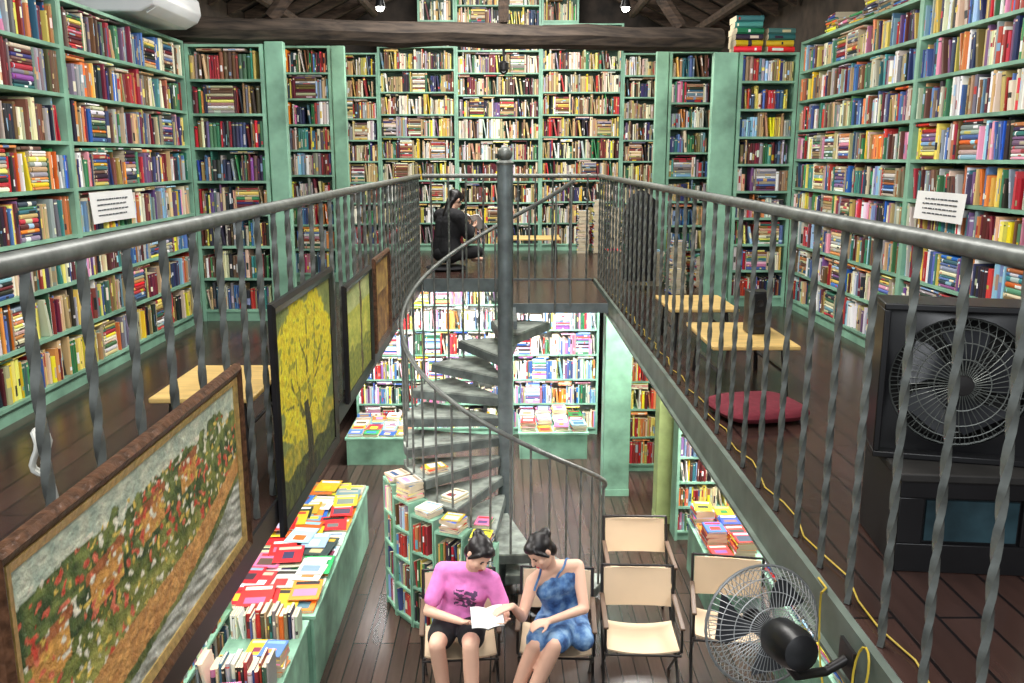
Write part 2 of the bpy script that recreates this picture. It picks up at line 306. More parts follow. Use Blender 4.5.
# ------------------------------------------------------------------ books
PAL={'maroon':(112,44,54),'red':(182,58,58),'orange':(210,130,76),'yellow':(226,202,104),'cream':(226,214,186),'white':(232,232,228),'green':(70,122,88),'teal':(66,128,130),'blue':(76,108,162),'navy':(54,62,100),
 'sky blue':(142,180,208),'purple':(118,84,134),'pink':(216,146,170),'brown':(116,86,64),'tan':(188,162,120),'black':(46,46,50),'grey':(150,152,156)}
VIV={'red':(208,40,44),'orange':(240,124,36),'yellow':(248,212,44),'pink':(240,110,160),'blue':(48,104,190),'green':(44,140,80)}
W={'dark':dict(maroon=6,red=3.5,brown=6,navy=4,black=5,cream=5,blue=4,grey=4,tan=5,purple=2,green=3,yellow=2.5,white=2,pink=1,teal=2,orange=1.5),
 'mix':dict(white=4.5,cream=7,red=3.5,blue=4.5,yellow=4,green=3.5,purple=2,brown=4,maroon=4,navy=3,black=3.5,pink=2,grey=5,tan=5,orange=2.5,teal=2.5,**{'sky blue':4}),
 'warm':dict(yellow=7,red=5,cream=6,orange=4,maroon=4,white=2.5,green=3,brown=3,blue=2,grey=2,tan=3,black=2),
 'back':dict(cream=10,tan=10,brown=6,maroon=3,white=4,black=4,yellow=5,red=2,grey=4,green=2,navy=1.5,purple=.5),
 'light':dict(white=10,red=3,cream=5,pink=4,blue=4,yellow=4,purple=2,black=3,green=2.5,grey=3,orange=2,**{'sky blue':6}),
 'orange':dict(orange=7,red=6,yellow=4,cream=3,maroon=2,white=1),
 'bright':dict(red=8,yellow=9,orange=7,blue=2,white=4,green=1.5,pink=2,black=1,cream=3,**{'sky blue':2})}
def pick(p):
    w=W[p]; return random.choices(list(w),weights=list(w.values()))[0]
BOOKS=[]
def jit(c,a=.22,viv=False):
    f=1+random.uniform(-a,a); base=VIV.get(c,PAL[c]) if viv or random.random()<.14 else PAL[c]
    return tuple(max(0,min(1,lin(min(250,max(8,x*f+random.uniform(-14,14)))))) for x in base)
def mk(M,t,d,h,col,place,flat=False):
    oc=random.choice(['white','cream','yellow','black','red','tan','sky blue','white','cream'])
    if oc==col: oc='black' if col!='black' else 'white'
    z1=random.uniform(.08,.55); z2=min(.93,z1+random.uniform(.06,.42))
    b=dict(M=M,t=t,d=d,h=h,col=col,rgb=jit(col,viv=flat),rgb2=jit(oc,viv=flat),rgb3=jit(random.choice(list(PAL)),viv=True),z=(z1,z2),place=place,flat=flat,band=random.random()<.55,strip=random.random()<.6)
    b['px']=random.uniform(.35,.8); b['pz']=(random.uniform(.1,.22),random.uniform(.4,.66))
    BOOKS.append(b); return b
ORD=['first','second','third','fourth','fifth','sixth','seventh','eighth','ninth','tenth','eleventh','twelfth','thirteenth','fourteenth','fifteenth','sixteenth','seventeenth','eighteenth','nineteenth']
TENS=['','','twent','thirt','fort','fift','sixt','sevent','eight','ninet']
def ordn(n):
    if n<20: return ORD[n-1]
    if n==100: return 'hundredth'
    if n>100: return 'hundred-and-'+ordn(n-100)
    t,u=divmod(n,10)
    return TENS[t]+'ieth' if u==0 else TENS[t]+'y-'+ORD[u-1]
def fill_row(M,xa,xb,z,clear,D,pal,place,rowname,rev,end,dens=1,tmul=1,hmax=.30,tops=.5):
    x=xa+.003; lst=[]; run=0; ht=[]
    base=random.uniform(.76,.88)
    while x<xb-.010:
        if run<=0:
            c=pick(pal); t=random.choice([.010,.012,.014,.016,.018,.021,.025,.032])*random.uniform(.9,1.1)*tmul; h=min(hmax,clear)*min(.98,max(.6,random.gauss(base,.085))); d=min(D-.05,random.uniform(.12,.19)); off=random.uniform(.002,.034)
            run=1 if random.random()<.84 else random.randint(2,5)
            if random.random()<.012/dens: x+=random.uniform(.02,.05)
        run-=1
        if x+t>xb: break
        off2=off+random.uniform(-.002,.004)
        if random.random()<.07:
            a=R(random.uniform(4,12)); x0=x+h*math.sin(a)
            if x0+t*math.cos(a)>xb: break
            bk=mk(M@Matrix.Translation((x0,off2+d/2,z))@Matrix.Rotation(-a,4,'Y')@Matrix.Translation((t/2,0,0)),t,d,h,c,place); x=x0+t*math.cos(a)+.002
        else:
            bk=mk(M@Matrix.Translation((x+t/2,off2+d/2,z)),t,d,h,c,place); x+=t+random.choice([.001,.0015,.002,.004])
        ht.append((x-t,x,h)); lst.append(bk)
        # now and then a pile lying flat between the upright books
        if tops and random.random()<.02 and x<xb-.25:
            w_=random.uniform(.17,.21); zz=0; pl=[]
            while True:
                t2=random.uniform(.012,.03)
                if zz+t2>clear*.92: break
                d2=min(D-.06,.15); bk=mk(M@Matrix.Translation((x+.002+w_/2,.012+d2/2,z+zz+t2/2))@Matrix.Rotation(R(-90),4,'Y')@Matrix.Translation((0,0,-w_/2)),t2,d2,w_,pick(pal),place); lst.append(bk); zz+=t2+.001
            ht.append((x,x+w_+.004,zz)); x+=w_+.006
    n=len(lst)
    for i,bk in enumerate(lst): bk['desc']=(ordn((n-i) if rev else (i+1)),end,rowname,place)
    x=xa+random.uniform(.0,.1); tl=[]
    while tops and x<xb-.24:
        h=random.uniform(.16,.23); zm=max([q[2] for q in ht if q[1]>x-.01 and q[0]<x+h+.01] or [0]); zz=zm+.003
        while zm and random.random()<tops+.35:
            t=random.uniform(.007,.02)
            if zz+t>clear-.002: break
            d=min(D-.06,.15); bk=mk(M@Matrix.Translation((x+h/2,.012+d/2,z+zz+t/2))@Matrix.Rotation(R(-90),4,'Y')@Matrix.Translation((0,0,-h/2)),t,d,h,pick(pal),place); tl.append(bk); zz+=t+.001
        x+=h+random.choice([.01,.02,.05,.2])
    for i,bk in enumerate(tl): bk['desc']=(ordn((len(tl)-i) if rev else i+1)+' lying across the tops',end,rowname,place)
def bookcase(label,loc,rz,Wd,H,D,rows,pal,place,rev=False,end='left end',m=MINT,base=.08,books=True,pals=None,tmul=1,cat='bookcase',hmax=.3,backm=None,tops=.5,t=.028):
    r=thing('bookcase',label,cat,loc,rz,None)
    for x in (0,Wd-t): MB().box(x,x+t,0,D,0,H).build('side_panel',m,r)
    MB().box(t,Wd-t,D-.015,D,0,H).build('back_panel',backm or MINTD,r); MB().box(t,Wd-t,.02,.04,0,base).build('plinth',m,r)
    pitch=(H-base-.022)/rows; M=Matrix.Translation(loc)@Matrix.Rotation(rz,4,'Z')
    for i in range(rows+1):
        z=base+i*pitch; MB().box(t,Wd-t,0,D-.015,z,z+.02).build('shelf',m,r)
        if i<rows and books: fill_row(M,t,Wd-t,z+.021,pitch-.020-.006,D,(pals[i] if pals else pal),place,ordn(i+1)+' shelf up',rev,end,tmul=tmul,hmax=hmax,tops=tops)
    return r
HT=2.25; HTR=2.33
XL,XR=-2.53,2.59
P8=['warm','warm','mix','mix','warm','dark','dark','dark']
bookcase('near mint green bookcase along the upper left wall',(XL,3.3,ZM),R(90),2.0,HT,.3,8,'dark','near left wall bookcase',True,'far upright',pals=P8)
bookcase('mint green upper left wall bookcase under the air conditioner',(XL,5.3,ZM),R(90),2.0,HT,.3,8,'dark','bookcase below air conditioner',True,'far upright',pals=['warm','mix','mix','mix','dark','mix','dark','dark'])
bookcase('near mint green bookcase along the upper right wall',(XR,5.73,ZM),R(-90),2.33,HTR,.3,9,'mix','near right wall bookcase',False,'far upright')
bookcase('far mint green bookcase along the upper right wall',(XR,8.0,ZM),R(-90),2.27,HTR,.3,9,'mix','far right wall bookcase',False,'far upright')
bookcase('upper bookcase facing forward left of the left mint post',(-2.53,7.31,ZM),0,.62,HT-.02,.28,8,'dark','bookcase beside left mint post')
bookcase('upper bookcase facing forward right of the right mint post',(2.065,8.01,ZM),0,.52,HT,.28,9,'mix','bookcase beside right mint post')
bookcase('narrow upper bookcase behind the left mint post',(-2.36,9.7,ZM),0,.53,2.5,.28,9,'mix','narrow upper left bookcase')
bookcase('narrow upper bookcase behind the right mint post',(1.76,9.7,ZM),0,.5,2.45,.28,9,'mix','narrow upper right bookcase')
for x0,x1,lab,g in ((-2.6,-1.79,2.80,'leftmost'),(-1.79,-.68,3.2,'left of centre'),(-.68,.53,3.75,'tall middle'),(.53,1.70,3.2,'right of centre'),(1.70,2.6,2.80,'rightmost')):
    bookcase('%s green bookcase on the upper back wall full of old books'%g,(x0,13.03,ZM),0,x1-x0-.002,lab,.3,int(round((lab-.1)/.31)),'back','%s back wall bookcase'%g,tmul=.95,tops=.6)
for x0,g in ((-1.21,'left'),(.535,'right')):
    bookcase('small one-shelf book box on top of the back wall %s of the tall middle bookcase'%g,(x0,13.04,ZM+3.201),0,.525,.40,.28,1,'back','%s top book box'%g,tmul=.95,base=.02)
def post(name,label,x0,x1,y0,y1,z0,z1,m,cat='post'):
    r=thing(name,label,cat,((x0+x1)/2,(y0+y1)/2,z0)); w,d=(x1-x0)/2,(y1-y0)/2
    MB().box(-w,w,-d,d,.08,z1-z0).build('shaft',m,r,.006); MB().box(-w-.004,w+.004,-d-.006,d,0,.08).build('foot',m,r,.003)
post('post','broad mint green post on the upper left walkway',-1.900,-1.75,7.32,7.40,ZM,4.70,MINT)
post('post','broad mint green post on the upper right walkway',1.84,2.055,8.02,8.10,ZM,4.70,MINT)
post('post','slim mint green post edging the narrow upper left bookcase',-1.815,-1.68,9.7,9.78,ZM,4.95,MINT)
post('post','slim mint green post edging the narrow upper right bookcase',1.62,1.75,9.7,9.78,ZM,4.9,MINT)
post('post','mint green column on the lower floor behind the staircase',1.12,1.42,9.5,9.75,0,2.28,MINT)
post('post','yellow green column on the lower floor beside the camp chairs',1.60,1.83,8.72,8.95,0,2.28,MINT2)
bookcase('brightly lit lower back bookcase left of the spiral stair',(-2.05,11.8,0),0,2.0,2.2,.28,6,'light','lower back bookcase',m=MINT,backm=PAPER)
bookcase('brightly lit lower back bookcase right of the spiral stair',(.10,11.8,0),0,1.2,2.2,.28,6,'light','lower right back bookcase',m=MINT,backm=PAPER)
bookcase('narrow lower bookcase of orange and red books beside the mint column',(1.46,10.3,0),0,.5,2.2,.26,6,'orange','lower bookcase of orange books')
bookcase('lower bookcase under the right walkway behind the yellow green column',(1.72,8.3,0),0,1.2,2.2,.26,8,'light','lower bookcase under right walkway',pals=['light','bright','mix','light','bright','mix','light','mix'])
bookcase('lower left bookcase of thin books under the left walkway',(-1.92,3.7,0),R(90),2.0,1.3,.26,4,'mix','lower left bookcase',True,'far upright')
# ------------------------------------------------------------------ display tables
def table(label,x0,x1,y0,y1,h):
    r=thing('display_table',label,'table',((x0+x1)/2,(y0+y1)/2,0)); w,d=(x1-x0)/2,(y1-y0)/2
    MB().box(-w,w,-d,d,h-.03,h).build('tabletop',MINT,r,.004)
    for s in (-1,1):
        MB().box(s*(w-.03)-.012,s*(w-.03)+.012,-d+.02,d-.02,0,h-.03).build('side_panel',MINT,r); MB().box(-w+.045,w-.045,s*(d-.035)-.012,s*(d-.035)+.012,0,h-.03).build('end_panel',MINT,r)
def flatM(cx,cy,z,a,h): return Matrix.Translation((cx,cy,z))@Matrix.Rotation(R(a-90),4,'Z')@Matrix.Rotation(R(-90),4,'Y')@Matrix.Translation((0,0,-h/2))
def flat_grid(x0,x1,y0,y1,z,nx,ny,pal,place,stack=(1,3),fill=.97,M0=None,ang=8,big=1):
    cw,cd=(x1-x0)/nx,(y1-y0)/ny
    for j in range(ny):
        for i in range(nx):
            if random.random()>fill: continue
            zz=z; n=random.randint(*stack)
            for q in range(n):
                w=min(cw*.93,.19*big)*random.uniform(.9,1); h=min(cd*.93,.26*big)*random.uniform(.9,1); t=random.uniform(.008,.022)
                M=flatM(x0+cw*(i+.5),y0+cd*(j+.5),zz+t/2,random.uniform(-ang,ang),h)
                if M0: M=M0@M
                bk=mk(M,t,w,h,pick(pal),place,True); zz+=t+.001
                bk['desc']=(ordn(i+1)+' across',ordn(j+1)+' row back','' if q==n-1 else ordn(q+1)+' in pile',place); bk['top']=(q==n-1)
def heap(x0,x1,y0,y1,z,n,pal,place,size=.2,turn=8):
    # magazines laid down one over another: each lies on the highest thing beneath it
    L=[]
    for i in range(n):
        w=size*random.uniform(.78,1.0); h=w*random.uniform(1.25,1.42); t=random.uniform(.003,.007); a=random.uniform(-turn,turn)
        r_=.5*math.hypot(w,h)*.92; cx_=random.uniform(x0+w*.5,x1-w*.5); cy_=y0+(y1-y0)*((i*.618)%1)
        cy_=min(y1-h*.45,max(y0+h*.45,cy_))
        top=max([q[3] for q in L if abs(q[0]-cx_)<(q[2]+r_)*.70 and abs(q[1]-cy_)<(q[2]+r_)*.76] or [z])
        c=pick(pal); bk=mk(flatM(cx_,cy_,top+t/2+.001,a,h),t,w,h,c,place,True); L.append((cx_,cy_,r_,top+t+.001,bk))
    for i,q in enumerate(sorted(L,key=lambda q:q[1])):
        q[4]['desc']=(ordn(i+1)+' from the near end',place,'',''); q[4]['top']=True
table('long low mint display table of red and yellow books under the left walkway',-2.1,-1.35,5.75,8.3,.60)
flat_grid(-2.09,-1.36,5.77,8.28,.601,3,9,'bright','long table under left walkway',(1,1),ang=3,big=1.2)
heap(-2.08,-1.36,5.8,8.25,.626,46,'bright','magazine heap on long left table',.25)
table('near mint display table of crowded book stacks under the left walkway',-1.88,-1.38,4.3,5.7,.60)
for i,y in enumerate((4.75,5.42)):
    M=Matrix.Translation((-1.86,y,.601))
    fill_row(M,0,.46,0,.24,.24,['light','mix'][i],'near table under left walkway',ordn(i+1)+' row back',False,'left end',dens=3,tops=0)
flat_grid(-1.87,-1.39,4.32,4.74,.601,3,2,'light','front piles on near left table',(3,12),ang=8)
flat_grid(-1.87,-1.39,4.98,5.40,.601,3,2,'bright','middle piles on near left table',(2,10),ang=8)
table('low mint display stand of bright books left of the stair at the back',-2.0,-1.15,10.55,11.5,.36)
flat_grid(-1.98,-1.17,10.57,11.48,.361,4,4,'bright','low stand left of stair',(1,5))
table('low mint display stand of books right of the stair at the back',.18,1.08,10.75,11.6,.36)
flat_grid(.2,1.06,10.77,11.58,.361,4,3,'light','low stand right of stair',(1,9))
table('mint display table of books under the right walkway behind the empty chairs',1.70,2.7,6.75,7.7,.50)
flat_grid(1.72,2.68,6.77,7.68,.501,5,4,'bright','table behind the chairs',(3,13),ang=6)
table('mint display table of books under the right walkway behind the fan',2.0,2.8,4.3,6.4,.66)
flat_grid(2.02,2.78,4.32,6.38,.661,4,7,'light','table behind the fan',(1,5))
# ------------------------------------------------------------------ stacks on the upper floor and on case tops
for (x,y,n,pal,nm) in ((1.14,12.75,40,'light','left floor stack upstairs'),(1.36,12.72,46,'light','middle floor stack upstairs'),(1.6,12.75,38,'back','right floor stack upstairs'),(1.35,10.9,14,'mix','stack by right railing end'),(1.5,10.2,18,'light','stack beside slim right post'),
    (1.62,9.45,24,'light','tall stack before slim right post'),(1.85,9.4,30,'mix','tallest stack before narrow bookcase'),(2.1,9.35,22,'light','stack before narrow right bookcase'),(1.75,8.9,16,'mix','short stack behind right post')):
    flat_grid(x-.09,x+.09,y-.13,y+.13,ZM+.001,1,1,pal,nm,(n,n),1.1)
for (x,y,nm,cols) in ((2.14,8.14,'first stack above right post',('red','yellow','black','green','teal','teal')),(2.42,8.15,'second stack above right post',('red','yellow','teal','teal'))):
    z=ZM+HT+.001
    for q,c in enumerate(cols):
        t=.05; M=Matrix.Translation((x,y,z+t/2))@Matrix.Rotation(R(random.uniform(-5,5)),4,'Z')@Matrix.Rotation(R(-90),4,'Y')@Matrix.Translation((0,0,-.12))
        bk=mk(M,t,.24,.24,c,nm,True); z+=t+.001; bk['desc']=(ordn(q+1)+' up','','',nm); bk['top']=True
flat_grid(XR+.02,XR+.28,5.8,7.6,ZM+HTR+.001,1,7,'mix','top of far right bookcase',(5,12),1.1)
# ------------------------------------------------------------------ railings
def twisted(mb,x,y,z0,z1,r,tw,n=26):
    v=[];f=[]
    for i in range(n+1):
        a=tw*i/n
        for k in range(4): v.append((x+r*math.cos(a+k*PI/2),y+r*math.sin(a+k*PI/2),z0+(z1-z0)*i/n))
    for i in range(n):
        for k in range(4): f.append((i*4+k,i*4+(k+1)%4,i*4+4+(k+1)%4,i*4+4+k))
    f+=[(3,2,1,0),tuple(n*4+k for k in range(4))]; mb.add(v,f)
ZR=3.60
def railing(label,p0,p1,step,r_):
    r=thing('railing',label,'railing',p0); p0=V(p0); d=V(p1)-p0; n=int(d.length/step)
    MB().tube([V((0,0,ZR-ZM)),d*.5+V((0,0,ZR-ZM)),d+V((0,0,ZR-ZM))],.024,14).build('handrail',RAIL,r)
    for i in range(n+1):
        q=d*((i+.5)/(n+1)); mb=MB(); twisted(mb,q.x,q.y,0.002,ZR-ZM-.015,r_,PI*6,36); mb.build('baluster',RAIL,r)
railing('grey metal railing with twisted bars along the left walkway hung with paintings',(-.945,.9,ZM),(-.945,GF+.04,ZM),.24,.0135)
railing('grey metal railing with twisted bars along the right walkway',(1.06,.9,ZM),(1.06,GF+.04,ZM),.25,.0128)
railing('short grey metal railing across the back of the stairwell',(-.91,GF+.04,ZM),(1.03,GF+.04,ZM),.2,.0125)
# ------------------------------------------------------------------ spiral stair
cx,cy=.01,7.42; st=thing('spiral_staircase','grey metal spiral staircase winding around a tall post','staircase',(cx,cy,0))
MB().lathe([(.066,0),(.066,3.74)],n=20).build('post',STEEL,st)
MB().lathe([(.07,3.74),(.075,3.76),(.05,3.78)]+[(.062*math.sin(a),3.83-.062*math.cos(a)) for a in [R(q) for q in range(30,180,15)]]+[(.003,3.893)],n=20).build('finial',RAIL,st)
A0,A1,NT=70,340,13; RO=.885
hz=lambda a: 3.34-(a-75)*.00845
dA=(A1-A0)/NT
for i in range(NT):
    a=A0+dA*(i+.5); z=ZM*(1-(i+1)/(NT+1)); lo,hi=R(a-dA*.86),R(a+dA*.86); ro=RO+.01
    poly=[(.06*math.cos(lo),.06*math.sin(lo))]+[(ro*math.cos(lo+(hi-lo)*q/5),ro*math.sin(lo+(hi-lo)*q/5)) for q in range(6)]+[(.06*math.cos(hi),.06*math.sin(hi))]
    tr=MB().prism(poly,z-.014,z).build('tread',TREAD,st); mb=MB()
    for e in (lo,hi): mb.box(.06,ro,-.010,.010,z-.085,z-.014,Matrix.Rotation(e,4,'Z'))
    arc=[(ro*math.cos(lo+(hi-lo)*q/5),ro*math.sin(lo+(hi-lo)*q/5)) for q in range(6)]
    for q in range(5): mb.prism([arc[q],arc[q+1],(arc[q+1][0]*.985,arc[q+1][1]*.985),(arc[q][0]*.985,arc[q][1]*.985)],z-.085,z-.014)
    mb.build('tread_frame',DSTEEL,tr)
    for q in (-.25,.25):
        aq=a+dA*q; aa=R(aq); x,y=RO*math.cos(aa),RO*math.sin(aa)
        MB().tube([(x,y,z-.02),(x,y,hz(aq)-.01)],.0095,6).build('baluster',RAIL,st)
    if 192<a<262:
        nm='pile on %s stair tread up'%ordn(NT-i); zz=z+.001; ab=a+dA*.42; px_,py_=cx+.72*math.cos(R(ab)),cy+.72*math.sin(R(ab)); n=random.randint(2,4)
        for q in range(n):
            t=random.uniform(.01,.02); h=random.uniform(.17,.2); bk=mk(flatM(px_,py_,zz+t/2,ab+90+random.uniform(-9,9),h),t,h*.72,h,pick('light'),nm,True); zz+=t+.001
            bk['desc']=('' if q==n-1 else ordn(q+1)+' in',nm,'',''); bk['top']=(q==n-1)
pts=[]
for i in range(81):
    a=45+(365-45)*i/80; pts.append((RO*math.cos(R(a)),RO*math.sin(R(a)),hz(a)))
MB().tube(pts,.02,10).build('handrail',RAIL,st)
MB().tube([(RO,.08,.0),(RO,.08,hz(365)+.08)],.014,8).build('newel',RAIL,st)
for a in (47,58): MB().tube([(RO*math.cos(R(a)),RO*math.sin(R(a)),ZM-.1 if a>50 else ZM),(RO*math.cos(R(a)),RO*math.sin(R(a)),hz(a))],.0095,6).build('baluster',RAIL,st)
L0=.80; L1=GF-.035-cy; LX=GR-.05-cx
MB().box(.07,LX,L0,L1,ZM-.03,ZM-.004).build('landing',FL_UP,st); MB().box(.07,LX,L0-.02,L0,ZM-.09,ZM).build('landing_edge',STEEL,st)
for y in (1.2,1.8): MB().box(.07,LX,y,y+.05,ZM-.10,ZM-.03).build('joist',STEEL,st)
for x in (.07,LX-.03): MB().box(x,x+.03,.02 if x<.1 else L0,L1,ZM-.10,ZM-.03).build('joist',STEEL,st)
# low curved run of shelves hugging the stair foot
for k_,(a,H,nm,gl,sh) in enumerate(((205,1.16,'tallest shelf by stair','tallest mint shelf unit of books hugging the outer side of the stair',4),(218.5,1.08,'second tallest shelf by stair','second tallest mint shelf unit of books hugging the stair side',4),(232,1.0,'middle shelf by stair','middle mint shelf unit of books curving around the stair foot',3),(245.5,.92,'second lowest shelf by stair','second lowest mint shelf unit of books curving around the stair foot',3),(259,.82,'lowest shelf by stair','lowest mint shelf unit of books curving behind the seated readers',3))):
    th=R(a+90); dr=V((math.cos(R(a)),math.sin(R(a)),0)); xa=V((math.cos(th),math.sin(th),0)); wd=.245; ctr=V((cx,cy,0))+dr*1.09; lc=ctr-xa*wd/2
    bookcase(gl,tuple(lc),th,wd,H,.18,sh,'mix',nm,pals=['light','mix','bright','mix'],tops=0,base=.04,t=.010)
    flat_grid(.0,wd,.0,.18,H+.001,1,1,'light','top of '+nm,(3,10),1.1,M0=Matrix.Translation(lc)@Matrix.Rotation(th,4,'Z'),ang=12,big=.9)
# ------------------------------------------------------------------ paintings
def nz(x,y,z=0): return noise.noise(V((x,y,z)))
def mixc(a,b,t): t=max(0,min(1,t)); return tuple(a[i]*(1-t)+b[i]*t for i in range(3))
def pa(s,t):
    n=nz(s*7,t*4.5,1); n2=nz(s*30,t*18,5); n3=nz(s*9,t*6,9); f1=nz(s*46,t*27,14); f2=nz(s*50,t*30,24)
    c=mixc((84,100,44),(168,164,84),.5+n*.9+n2*.8)                       # meadow
    if t>.60+.10*n+.03*n2: c=mixc((54,76,42),(132,142,74),.45+n2*1.1+n*.6)  # hedge and trees
    if t>.84+.09*n3+.03*n2: c=mixc((214,216,190),(176,190,170),.5+n2)      # pale sky
    for (a,b,c0,d) in ((.04,.15,.46,.60),(.22,.34,.54,.67),(.42,.53,.60,.72),(.62,.71,.64,.75)):   # ochre cottages
        u=t-(s-a)*.25
        if a<s<b and c0<u<d: c=mixc((226,166,84),(192,132,68),.5+n2)
        elif a-.012<s<b+.012 and d<=u<d+.045: c=mixc((150,84,50),(186,112,66),.5+n2)
    if .30<t<.86:
        if n3>.02 and f1>.20: c=mixc((206,70,52),(232,126,96),.5+f2*2)
        elif n3<.12 and f2>.30: c=(240,232,208)
        elif f1<-.40: c=(230,196,92)
    pt=.18+.40*(s-.25)+.04*math.sin(s*7)
    w_=.11-.06*s
    if abs(t-pt)<w_+.012*n2: c=mixc((228,170,100),(190,130,72),.45+n2*.9)   # garden path
    elif t<pt-w_: 
        c=mixc((70,88,44),(146,146,80),.5+n2+n*.5)
        if s>.28 and t<pt-w_-.04+.03*n: c=mixc((132,134,120),(228,228,216),.5+nz(s*8-t*12,t*38+s*14,3)*1.2)  # stream
    return c
BR=[((.46,.30),(.20,.62),.030),((.46,.34),(.74,.66),.032),((.47,.40),(.50,.88),.024),((.33,.46),(.30,.82),.016),((.61,.52),(.66,.86),.018),((.60,.50),(.88,.60),.014),((.33,.46),(.12,.50),.014),((.49,.6),(.38,.80),.012)]
def segd(p,a,b):
    ax,ay=a; bx,by=b; t=max(0,min(1,((p[0]-ax)*(bx-ax)+(p[1]-ay)*(by-ay))/((bx-ax)**2+(by-ay)**2))); return math.hypot(p[0]-ax-t*(bx-ax),p[1]-ay-t*(by-ay)),t
def pb(s,t):
    n=nz(s*7,t*9,2); n2=nz(s*20,t*24,6); n4=nz(s*5,t*7,31)
    c=mixc((112,128,70),(166,172,96),.3+t*.5+n)
    if t<.17+.05*n: c=mixc((48,60,34),(104,112,50),.5+n2)
    elif t<.30+.06*n: c=mixc((220,196,56),(146,148,56),.5+n2*1.3)
    r=math.hypot((s-.50)/.50,(t-.63)/.40)+.30*n4+.10*n2
    if r<1:
        c=mixc((255,240,56),(228,202,32),.42+n2*1.0)
        for (a,b,w_) in BR:
            d,q=segd((s+.03*n,t+.02*n2),a,b)
            if d<w_*(.8-.5*q) and n2<.15: c=mixc((84,82,32),(140,130,42),.4+n2)
        if n2+n*.5<-.34: c=mixc((150,150,42),(190,176,44),.5)
    if t<.44 and abs(s-.46-.03*math.sin(t*9))<.062-.05*t+(.05 if t<.1 else 0): c=mixc((38,36,24),(80,70,38),.4+n2)
    return c
def pc(s,t):
    n=nz(s*7,t*7,3); n2=nz(s*24,t*24,8)
    c=mixc((176,186,70),(226,220,100),.5+n+n2*.4)
    if t<.36+.1*n: c=mixc((110,130,50),(186,180,66),.5+n2)
    if t>.76: c=mixc((210,216,150),(176,190,120),.5+n)
    if abs(s-.6-.05*n)<.03: c=(90,74,44)
    return c
def pd(s,t):
    n=nz(s*6,t*6,4); n2=nz(s*20,t*20,9)
    c=mixc((110,74,40),(190,144,68),.5+n+n2*.5)
    if t>.6: c=mixc((200,168,90),(136,98,54),.5+n)
    return c
def painting(label,y0,y1,z0,z1,fn,fm,fw,slip=None,x=-.905,nx=150):
    r=thing('framed_painting',label,'painting',(x,(y0+y1)/2,(z0+z1)/2)); w,h=(y1-y0)/2,(z1-z0)/2
    mb=MB(); prof=[(0,0),(0,.018),(fw*.35,.028),(fw*.7,.021),(fw,.014),(fw,0)]; v=[];f=[]
    for sy,sz in ((-1,-1),(1,-1),(1,1),(-1,1)):
        for q,d in prof: v.append((d,sy*(w-q),sz*(h-q)))
    m=len(prof)
    for c in range(4):
        for i in range(m): f.append((c*m+i,c*m+(i+1)%m,((c+1)%4)*m+(i+1)%m,((c+1)%4)*m+i))
    mb.add(v,f).build('frame',fm,r)
    iw,ih=w-fw,h-fw
    if slip:
        mb=MB(); s2=.024; v=[];f=[]; prof=[(0,.004),(0,.018),(s2,.011),(s2,.004)]
        for sy,sz in ((-1,-1),(1,-1),(1,1),(-1,1)):
            for q,d in prof: v.append((d,sy*(iw-q),sz*(ih-q)))
        for c in range(4):
            for i in range(4): f.append((c*4+i,c*4+(i+1)%4,((c+1)%4)*4+(i+1)%4,((c+1)%4)*4+i))
        mb.add(v,f).build('gilt_slip',slip,r)
    ny=int(nx*ih/iw); v=[];f=[];cols=[]
    for j in range(ny+1):
        for i in range(nx+1):
            s,t=i/nx,j/ny; v.append((.008,-iw+2*iw*s,-ih+2*ih*t)); c=fn(s,t); k=1+.16*nz(s*60,t*40,20); cols+=[max(0,min(1,lin(max(0,min(255,q*k))))) for q in c]+[1]
    for j in range(ny):
        for i in range(nx): a=j*(nx+1)+i; f.append((a,a+1,a+nx+2,a+nx+1))
    o=MB().add(v,f).build('canvas',PAINT,r); at=o.data.color_attributes.new('Col','FLOAT_COLOR','POINT'); at.data.foreach_set('color',cols)
painting('oil painting of a flower garden and stream in a carved brown gilt frame',1.42,2.88,2.47,3.125,pa,GOLDF,.038,GOLD,nx=260)
painting('black framed painting of a bright yellow tree on the left railing',3.32,4.52,2.30,3.25,pb,BFRAME,.05)
painting('black framed yellow green landscape painting beyond the yellow tree painting',4.85,5.85,2.42,3.10,pc,BFRAME,.045,nx=90)
painting('small brown toned framed painting farthest along the left railing',6.0,6.8,2.46,3.12,pd,GOLDF,.05,nx=80)
# ------------------------------------------------------------------ low tables, cushion
def low_table(label,x0,x1,y0,y1):
    r=thing('low_table',label,'table',((x0+x1)/2,(y0+y1)/2,ZM)); w,d=(x1-x0)/2,(y1-y0)/2
    MB().box(-w,w,-d,d,.28,.305).build('tabletop',YWOOD,r,.006)
    for sx in (-1,1):
        for sy in (-1,1): MB().tube([(sx*(w-.05),sy*(d-.06),.0),(sx*(w-.07),sy*(d-.1),.28)],.014,8).build('leg',DARKM,r)
        MB().tube([(sx*(w-.06),-d+.09,.13),(sx*(w-.06),d-.09,.13)],.009,6).build('stretcher',DARKM,r)
low_table('low yellow wooden table behind the maroon cushion on the right walkway',1.18,1.68,4.85,5.6)
low_table('farther low yellow wooden table on the right walkway',1.17,1.66,6.1,6.75)
low_table('low yellow wooden table behind the near left railing',-1.58,-1.12,3.78,4.42)
low_table('low yellow wooden table before the upper back bookcases',.0,.75,11.6,12.1)
